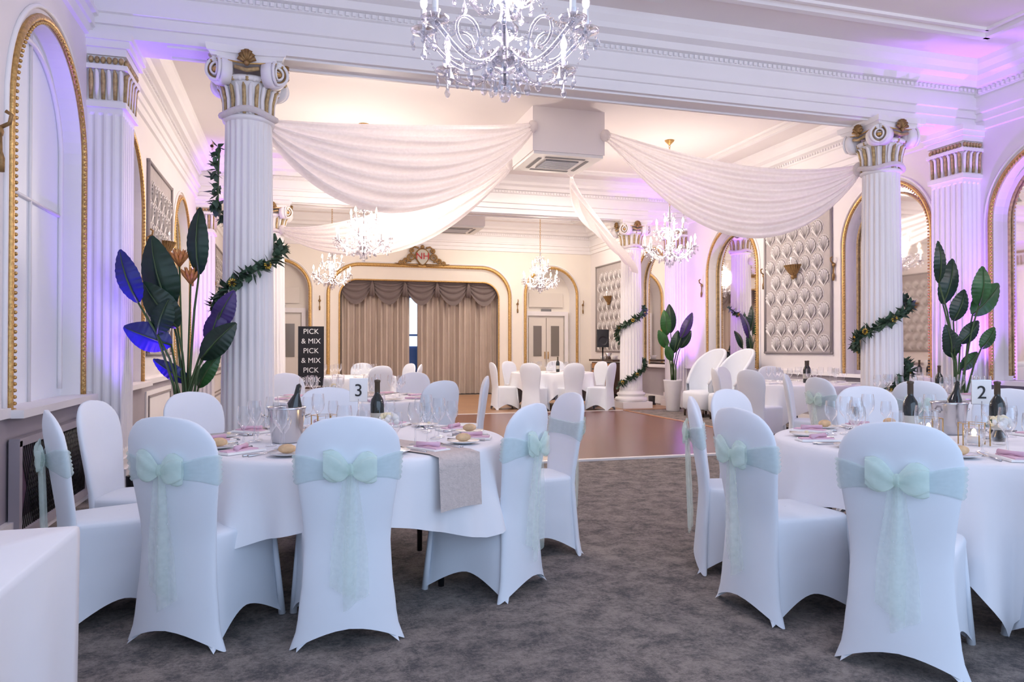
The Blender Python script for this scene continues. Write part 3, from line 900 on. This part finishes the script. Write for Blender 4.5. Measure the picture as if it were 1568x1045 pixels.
# ------------------------------------------------------------------ tableware
def wine_glass(mb, x, y, z, s=1.0):
    mb.lathe([(.001*s, 0), (.034*s, .001), (.034*s, .004), (.006*s, .012), (.0045*s, .04*s), (.0045*s, .085*s), (.015*s, .10*s), (.034*s, .125*s), (.039*s, .155*s), (.036*s, .19*s), (.032*s, .215*s)], 14, (x, y, z), 'glassy')
def tableware(c, n, off, seed):
    rnd = random.Random(seed); z = .752
    g = MB(); p = MB(); nk = MB(); b = MB(); cu = MB()
    for i in range(n):
        a = off+2*pi*i/n; ca, sa = cos(a), sin(a); tx, ty = -sa, ca
        def P(r, t): return (r*ca+t*tx, r*sa+t*ty)
        for (r, t, s) in ((.54, .13, .9), (.50, .05, 1.0), (.47, -.04, .8)):
            x, y = P(r+rnd.uniform(-.02, .02), t+rnd.uniform(-.02, .02)); wine_glass(g, x, y, z, s)
        x, y = P(.66, -.20)
        p.lathe([(.001, .004), (.05, .004), (.082, .014), (.085, .017), (.06, .010), (.001, .006)], 28, (x, y, z), 'china')
        if i % 3 != 1: b.ball((x, y, z+.032), .034, 'bread', 12, (1.2, .9, .65))
        b.ball((x+.03, y+.03, z+.02), .012, 'butter', 8, (1, 1, .6))
        x, y = P(.68, 0)
        M = Matrix.Translation((x, y, z)) @ Matrix.Rotation(a, 4, 'Z')
        nk.box((0, 0, .005), (.21, .10, .010), 'card', M); nk.box((.01, .0, .013), (.17, .06, .006), 'napkin_pink', M)
        nk.tube([(-.05, -.03, .025), (0, 0, .028), (.05, .03, .025)], [.014, .008, .014], 8, 'napkin_pink', M)
        for t, L in ((.13, .21), (.155, .19), (-.08, .20)):
            M2 = Matrix.Translation((*P(.66, t), z)) @ Matrix.Rotation(a, 4, 'Z')
            cu.tube([(-L/2, 0, .006), (-L*.1, 0, .005), (L/2, 0, .004)], [.009, .003, .006], 6, 'steel', M2)
    for ob, nm in ((g, 'wine_glasses'), (p, 'side_plates'), (nk, 'napkins'), (b, 'bread_rolls'), (cu, 'cutlery')):
        ob.obj(nm, (c[0], c[1], 0))
tableware(T1, 9, .35, 1); tableware(T2, 9, .1, 2)
def simpleware(c, seed):
    g = MB(); p = MB()
    for i in range(8):
        a = 2*pi*i/8+.2; wine_glass(g, .5*cos(a), .5*sin(a), .752); wine_glass(g, .42*cos(a+.2), .42*sin(a+.2), .752)
        M = Matrix.Translation((.68*cos(a), .68*sin(a), .752)) @ Matrix.Rotation(a, 4, 'Z')
        p.box((0, 0, .008), (.2, .1, .014), 'napkin_pink' if seed < 2 else 'card', M); p.lathe([(.001, .004), (.082, .014), (.001, .006)], 20, (.66*cos(a+.3), .66*sin(a+.3), .752), 'china')
    g.obj('wine_glasses', (c[0], c[1], 0)); p.obj('napkins', (c[0], c[1], 0))
for i, t in enumerate((TB, TR, TC, T5, T6)): simpleware(t, i)
def bottle_mesh():
    mb = MB()
    mb.lathe([(.001, 0), (.036, 0), (.038, .01), (.038, .18), (.034, .205), (.016, .235), (.0135, .25), (.0135, .30), (.016, .302), (.016, .312), (.001, .314)], 20, (0, 0, 0), 'bottle')
    mb.lathe([(.0385, .06), (.0388, .062), (.0388, .13), (.0385, .132)], 20, (0, 0, 0), 'label')
    mb.lathe([(.0150, .245), (.0150, .30), (.0172, .302), (.0172, .313), (.001, .316)], 16, (0, 0, 0), 'foil')
    return mb.mesh('wine_bottle')
bm = bottle_mesh()
for x, y in ((T1[0]+.16, T1[1]+.02), (T2[0]-.17, T2[1]+.05), (T2[0]+.25, T2[1]-.10), (TR[0]+.1, TR[1]), (TC[0], TC[1]), (TC[0]+.1, TC[1]+.08), (T5[0]+.12, T5[1])):
    inst(bm, 'wine_bottle', (x, y, .752))
def bucket(c):
    mb = MB()
    mb.lathe([(.001, .0), (.07, 0), (.075, .01), (.095, .17), (.10, .18), (.095, .185), (.09, .175), (.07, .02), (.001, .02)], 28, (0, 0, 0), 'steel')
    for sg in (-1, 1): mb.tube([(sg*.095, -.03, .13), (sg*.12, -.02, .14), (sg*.12, .02, .14), (sg*.095, .03, .13)], .006, 6, 'steel')
    M = Matrix.Translation((.01, 0, .05)) @ Matrix.Rotation(radians(12), 4, 'Y')
    mb.lathe([(.001, 0), (.038, .01), (.038, .15), (.016, .20), (.0135, .25), (.001, .26)], 16, (0, 0, 0), 'bottle', True, M)
    mb.obj('ice_bucket', (c[0], c[1], .752))
bucket((T1[0]-.32, T1[1]-.10)); bucket((T2[0]+.27, T2[1]+.22))
def tnum(c, n, rz):
    e = empty('table_number_sign', (c[0], c[1], .752), rz)
    mb = MB(); mb.lathe([(.001, 0), (.045, 0), (.045, .006), (.006, .012), (.0035, .02), (.0035, .20), (.001, .2)], 20, (0, 0, 0), 'steel')
    mb.box((0, 0, .25), (.098, .004, .13), 'card'); mb.box((0, .004, .25), (.102, .004, .134), 'steel')
    mb.obj('card_stand', parent=e)
    text('number', n, .10, (0, -.004, .245), (pi/2, 0, 0), 'ink', e)
tnum((T1[0]+.07, T1[1]+.18), '3', radians(-10)); tnum((T2[0]+.28, T2[1]+.02), '2', radians(-25))
def candle_holder(c):
    mb = MB()
    mb.lathe([(.001, 0), (.04, 0), (.05, .03), (.05, .08), (.047, .08), (.046, .03), (.001, .01)], 20, (0, 0, 0), 'glassy')
    mb.lathe([(.001, .01), (.03, .01), (.03, .045), (.001, .047)], 16, (0, 0, 0), 'candle')
    mb.ball((0, 0, .062), .012, 'candle_glow', 8, (1, 1, 1.8))
    for i in range(6):
        a = pi*i/3; b = a+pi/3
        mb.tube([(.07*cos(a), .07*sin(a), 0), (.07*cos(a), .07*sin(a), .11), (.07*cos(b), .07*sin(b), .11), (.07*cos(b), .07*sin(b), 0)], .003, 5, 'gold')
    mb.obj('candle_holder', (c[0], c[1], .752))
for c in ((T1[0]-.08, T1[1]-.20), (T1[0]-.12, T1[1]+.2), (T2[0]-.02, T2[1]-.20), (T2[0]-.0, T2[1]+.10), (TR[0]-.1, TR[1]-.15)): candle_holder(c)
def posy(c):
    mb = MB(); mb.lathe([(.001, 0), (.03, 0), (.04, .04), (.025, .07), (.03, .08)], 16, (0, 0, 0), 'glassy')
    rnd = random.Random(3)
    for i in range(20):
        a = rnd.uniform(0, 2*pi); e = rnd.uniform(.1, 1.2); r = .05
        mb.ball((r*cos(a)*cos(e), r*sin(a)*cos(e), .09+r*sin(e)), .017, rnd.choice(['petal_white', 'petal_white', 'garland_leaf', 'butter']), 7)
    mb.obj('flower_posy', (c[0], c[1], .752))
for c in ((T1[0]+.20, T1[1]-.18), (T2[0]+.12, T2[1]-.22), (TB[0]-.2, TB[1]-.2)): posy(c)

# ------------------------------------------------------------------ plants
def leaf(mb, base, tip, w, key, face=Vector((-.28, -.96, 0)), bend=.12):
    B, T = Vector(base), Vector(tip); L = (T-B).length; d = (T-B)/L
    side = d.cross(face).normalized(); nrm = side.cross(d).normalized()
    def f(u, v):
        q = 2*v-1
        ww = w/2*(max(0, sin(pi*min(1, (u*.97+.015)**.85))))**.75
        p = B+d*(L*u)+side*(q*ww)+nrm*(-abs(q)*ww*.35+bend*L*4*u*(1-u)+.006*sin(u*60)*abs(q))
        return tuple(p)
    mb.grid(f, 26, 8, key)
    mb.tube([tuple(B+d*(L*u)+nrm*(bend*L*4*u*(1-u)+.004)) for u in (0, .25, .5, .75, .95)], [.009, .008, .006, .004, .002], 6, 'stem')
def plant(name, loc, leaves, flowers=(), tall_pot=True):
    mb = MB(); rnd = random.Random(5)
    ph = .62 if tall_pot else .35
    mb.lathe([(.001, 0), (.12, 0), (.13, .02), (.18, ph-.03), (.19, ph), (.175, ph), (.165, ph-.04), (.001, ph-.05)], 32, (0, 0, 0), 'pot_white')
    mb.lathe([(.001, ph-.04), (.165, ph-.045)], 24, (0, 0, 0), 'soil')
    for (bx, bz, tx, tz, w, key) in leaves:
        yy = rnd.uniform(-.12, .10)
        B = (bx, yy, bz); T = (tx, yy-.04, tz)
        r0 = (rnd.uniform(-.05, .05), rnd.uniform(-.05, .05), ph-.06)
        P = [r0, (r0[0]+(bx-r0[0])*.22, yy*.3, ph+(bz-ph)*.45), (r0[0]+(bx-r0[0])*.6, yy*.7, ph+(bz-ph)*.8), B]
        mb.tube(P, [.014, .012, .010, .008], 7, 'stem')
        leaf(mb, B, T, w, key)
    for (fx, fz) in flowers:
        mb.tube([(0, 0, ph-.05), (fx*.5, .05, (ph+fz)/2), (fx, .05, fz-.05)], .008, 6, 'stem')
        for ringn, rr, hh in ((10, .085, .10), (8, .05, .13)):
            for i in range(ringn):
                a = 2*pi*i/ringn
                mb.tube([(fx, .05, fz-.05), (fx+rr*.7*cos(a), .05+rr*.7*sin(a), fz+hh*.3), (fx+rr*cos(a), .05+rr*sin(a), fz+hh*.7)], [.012, .014, .003], 5, 'protea')
    return mb.obj(name, loc)
LP = [(.11, 1.88, .12, 2.45, .19, 'leaf_dark'), (-.13, 1.58, -.27, 2.20, .31, 'leaf_dark'), (-.34, 1.62, -.47, 2.05, .20, 'leaf_uplit_blue'), (-.06, 1.42, -.32, 1.80, .26, 'leaf_dark'),
      (-.10, 1.27, -.46, 1.42, .25, 'leaf_uplit_blue'), (.24, 1.40, .40, 1.74, .20, 'leaf_uplit_purple'), (.14, 1.15, .42, 1.46, .22, 'leaf_dark'), (-.20, 1.36, -.10, 1.66, .20, 'leaf_dark'), (.20, 1.25, .30, 1.60, .2, 'leaf_uplit_purple'),
      (.03, .95, -.25, 1.15, .14, 'leaf_uplit_blue'), (.1, .9, .28, 1.2, .14, 'leaf_green')]
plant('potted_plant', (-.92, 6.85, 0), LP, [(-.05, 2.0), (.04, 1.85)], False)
RP = [(-.26, 1.97, -.31, 2.43, .14, 'leaf_dark'), (-.13, 1.74, -.03, 2.25, .22, 'leaf_dark'), (.16, 1.72, .17, 2.15, .22, 'leaf_green'), (.22, 1.62, .56, 1.98, .26, 'leaf_green'),
      (0, 1.30, .22, 1.55, .18, 'leaf_dark'), (-.07, 1.14, -.16, 1.45, .22, 'leaf_dark'), (.25, 1.24, .40, 1.48, .16, 'leaf_green'), (-.2, 1.2, -.32, 1.5, .16, 'leaf_dark'), (-.06, 1.55, .06, 1.9, .2, 'leaf_dark'), (.1, 1.0, .3, 1.2, .15, 'leaf_green')]
plant('potted_plant', (7.10, 6.55, 0), RP, [], False)
SP = [(-.12, 1.5, -.2, 2.0, .22, 'leaf_green'), (.0, 1.55, -.05, 2.12, .24, 'leaf_dark'), (.12, 1.45, .35, 1.95, .20, 'leaf_uplit_purple'), (.18, 1.25, .40, 1.6, .18, 'leaf_dark'), (-.14, 1.25, -.34, 1.6, .2, 'leaf_green'), (.02, 1.15, .1, 1.6, .22, 'leaf_dark'), (-.05, 1.0, -.2, 1.3, .18, 'leaf_green')]
plant('potted_plant', (7.15, 13.2, 0), SP, [], True); plant('potted_plant', (-.95, 13.4, 0), SP, [], True)

# garlands
def garland(loc, seed, segs):
    mb = MB(); rnd = random.Random(seed); cnt = 0
    for (t0, t1, z0, z1) in segs:
        n = int(abs(t1-t0)*15+abs(z1-z0)*16)
        pth = []
        for i in range(n+1):
            cnt += 1
            t = i/n; a = t0+(t1-t0)*t; z = z0+(z1-z0)*t; R = .26
            p = Vector((R*cos(a), R*sin(a), z)); pth.append(tuple(p))
            rad = Vector((cos(a), sin(a), 0))
            for q in range(3):
                d = (rad*rnd.uniform(.1, .7)+Vector((rnd.uniform(-1, 1), rnd.uniform(-1, 1), rnd.uniform(-1, .9)))).normalized()
                L = rnd.uniform(.08, .13); s = d.cross(Vector((.3, .2, 1))).normalized()*L*.26; b = p+rad*.01
                m = b+d*L*.5; e = b+d*L
                for v in (m, e):
                    rr = sqrt(v.x**2+v.y**2)
                    if rr < .25: v.x *= .25/rr; v.y *= .25/rr
                m2 = b+d*L*.25
                mb.add([b, m2+s*.8+rad*.006, m+s+rad*.010, e, m-s+rad*.010, m2-s*.8+rad*.006], [(0, 1, 2, 3, 4, 5)], 'garland_leaf', False)
            if cnt % 17 == 8:
                c = p+rad*.06
                for k in range(10):
                    an = 2*pi*k/10; tx = Vector((-rad.y, rad.x, 0)); o2 = tx*cos(an)+Vector((0, 0, 1))*sin(an)
                    o3 = tx*cos(an+.4)+Vector((0, 0, 1))*sin(an+.4)
                    mb.add([c, c+o2*.036, c+o3*.04], [(0, 1, 2)], 'sunflower')
                mb.ball(tuple(c+rad*.006), .015, 'seed_brown', 6)
        mb.tube(pth, .008, 5, 'stem')
    mb.obj('flower_garland', (loc[0], loc[1], 0))
garland(cols[0], 1, [(-pi*1.05, 0.05, 1.58, 2.16), (.05, pi*1.0, 2.16, 2.55), (pi*1.0, pi*1.12, 2.55, 3.05)])
garland(cols[1], 2, [(-pi*1.05, .05, 1.38, 1.85), (-pi*2.05, -pi*1.05, .95, 1.38), (-pi*.9, -.1, .65, 1.1)])
garland(cols[3], 3, [(-pi*1.05, .05, 1.62, 2.1), (.05, pi, .95, 1.62), (-pi*1.0, .05, .45, .98)])

# ------------------------------------------------------------------ misc objects
e = empty('pick_and_mix_sign', (.22, 12.3, 0), radians(-8))
mb = MB(); mb.box((0, 0, 1.12), (.40, .03, .95), 'black')
for sx in (-1, 1): mb.tube([(sx*.18, .0, 0), (sx*.14, .02, 1.5)], .012, 6, 'wood_dark')
mb.tube([(0, .35, 0), (0, .03, 1.5)], .012, 6, 'wood_dark'); mb.box((0, -.02, .61), (.46, .06, .03), 'wood_dark')
mb.obj('board', parent=e)
for i, w in enumerate(('PICK', '& MIX', 'PICK', '& MIX', 'PICK', '& MIX')): text('lettering_%d' % i, w, .115, (0, -.018, 1.51-.155*i), (pi/2, 0, 0), 'card', e)
mb = MB(); mb.box((0, 0, 1.48), (.28, .26, .42), 'black')
M = Matrix.Translation((0, -.132, 1.42)) @ Matrix.Rotation(pi/2, 4, 'X')
mb.lathe([(.001, -.02), (.05, -.01), (.10, .005), (.11, .008)], 24, (0, 0, 0), 'metal_dark', True, M)
mb.tube([(0, 0, .3), (0, 0, 1.28)], .018, 8, 'metal_dark')
for k in range(3):
    a = 2*pi*k/3+.5; mb.tube([(0, 0, .75), (.38*cos(a), .38*sin(a), .01)], .011, 6, 'metal_dark'); mb.tube([(0, 0, .35), (.2*cos(a), .2*sin(a), .38)], .008, 6, 'metal_dark')
mb.obj('loudspeaker', (6.98, 16.3, 0), radians(-20))
mb = MB()
mb.box((0, 0, .93), (.50, 1.5, .05), 'wood_dark'); mb.box((.02, 0, .5), (.42, 1.4, .76), 'wood_dark'); mb.box((.02, 0, .06), (.38, 1.36, .08), 'black')
for i in range(3):
    y = -.46+.46*i
    mb.box((-.195, y, .42), (.02, .42, .52), 'wood_mid'); mb.box((-.205, y, .42), (.02, .30, .40), 'wood_dark'); mb.box((-.195, y, .79), (.02, .42, .14), 'wood_mid'); mb.ball((-.215, y, .79), .014, 'gold', 8)
mb.obj('sideboard', (7.55, 17.2, .012))
mb = MB()
for k, (y, h) in enumerate(((-.4, .1), (0, .16), (.35, .08))):
    mb.lathe([(.001, 0), (.07, 0), (.06, h*.5), (.09, h), (.001, h)], 18, (0, y, 0), 'steel' if k == 1 else 'china')
mb.obj('serving_dishes', (7.52, 17.2, .967))
mb = MB()
mb.box((.02, 0, .36), (.04, 1.5, .60), 'grill')
for i in range(40):
    y = -.72+i*.037; mb.tube([(.045, y, .08), (.045, min(.74, y+.28), .64)], .004, 4, 'black'); mb.tube([(.045, y, .64), (.045, min(.74, y+.28), .08)], .004, 4, 'black')
for (c, d) in (((.04, 0, .66), (.06, 1.6, .05)), ((.04, 0, .08), (.06, 1.6, .05)), ((.04, -.78, .37), (.06, .05, .6)), ((.04, .78, .37), (.06, .05, .6))): mb.box(c, d, 'dado_paint')
mb.obj('radiator_grille', (XL+.005, 6.0, .0))

# ------------------------------------------------------------------ uplighters
def uplighter(x, y, col, e, d=(0, 0, 1), sz=48):
    mb = MB(); mb.lathe([(.001, 0), (.09, 0), (.09, .03), (.07, .05), (.075, .20), (.065, .205), (.06, .17)], 20, (0, 0, 0), 'black')
    mb.lathe([(.001, .175), (.06, .175)], 16, (0, 0, 0), 'lamp_lens')
    o = mb.obj('uplighter', (x, y, 0))
    l = bpy.data.lights.new('uplight', 'SPOT'); l.energy = e; l.color = col; l.spot_size = radians(sz); l.spot_blend = 1.0; l.shadow_soft_size = .05
    lo = bpy.data.objects.new('uplight', l); COL.objects.link(lo); lo.location = (0, 0, .26)
    lo.rotation_euler = Vector(d).to_track_quat('-Z', 'Y').to_euler(); lo.parent = o
V = (.24, .09, 1.0); V2 = (.40, .11, 1.0)
uplighter(-1.28, 7.72, V, 420, (-.07, -.07, 1))
uplighter(-1.26, 6.68, V, 230, (-.06, .09, 1))
uplighter(7.46, 7.70, V2, 380, (.07, -.07, 1)); uplighter(7.48, 6.66, V2, 640, (.05, .10, 1), 54)
uplighter(7.48, 13.66, V2, 620, (.05, .10, 1), 54); uplighter(7.46, 14.72, V2, 320, (.07, -.07, 1))
uplighter(-1.26, 13.68, V2, 400, (-.05, .09, 1)); uplighter(-1.26, 14.72, V2, 260, (-.05, -.08, 1))

# ------------------------------------------------------------------ lights
def point(name, loc, e, col, r=.12):
    l = bpy.data.lights.new(name, 'POINT'); l.energy = e; l.color = col; l.shadow_soft_size = r
    o = bpy.data.objects.new(name, l); COL.objects.link(o); o.location = loc
def area(name, loc, rot, sx, sy, e, col):
    l = bpy.data.lights.new(name, 'AREA'); l.shape = 'RECTANGLE'; l.size = sx; l.size_y = sy; l.energy = e; l.color = col
    o = bpy.data.objects.new(name, l); COL.objects.link(o); o.location = loc; o.rotation_euler = rot
W = (1, .865, .73)
for i, (p, e_) in enumerate((((.96, 11.3), 195), ((5.8, 10.8), 150), ((.75, 17.0), 105), ((5.55, 16.7), 105))):
    point('front_fill_light', (p[0], p[1], 3.04), e_, W, .2)
point('front_fill_light', (.98, 3.50, 3.0), 72, (1, .85, .87), .2)
point('front_fill_light', (5.6, 3.3, 3.0), 82, (1, .85, .87), .3)  # added overhead fill for the front area, no chandelier hangs here
area('ceiling_fill_glow', (3.2, 12.6, H-.08), (0, 0, 0), 5, .6, 95, W)  # added warm fill for the middle section, no fixture
area('ceiling_fill_glow', (5.6, 17.6, H-.08), (0, 0, 0), 3, .6, 60, W)  # light of the bright rear soffit
area('ceiling_fill_glow', (1.2, 8.4, 4.2), (pi, 0, 0), 3, .2, 40, W)  # added lamp aimed upward to brighten the middle ceiling, no fixture
area('window_daylight', (3.1, -2.3, 2.3), (radians(90), 0, 0), 9, 3.6, 175, (.57, .75, 1.0))
w = bpy.data.worlds.new('world'); SC.world = w; w.use_nodes = True
w.node_tree.nodes['Background'].inputs[0].default_value = (.58, .70, 1.0, 1); w.node_tree.nodes['Background'].inputs[1].default_value = .8

# ------------------------------------------------------------------ camera
cam = bpy.data.cameras.new('camera'); cam.lens = 26.04; cam.sensor_width = 36; cam.clip_end = 100
co = bpy.data.objects.new('camera', cam); COL.objects.link(co); co.location = (0, 0, 1.24)
co.rotation_euler = (radians(90.58), 0, radians(-16.2)); SC.camera = co
SC.view_settings.view_transform = 'Standard'
SC.view_settings.exposure = .12
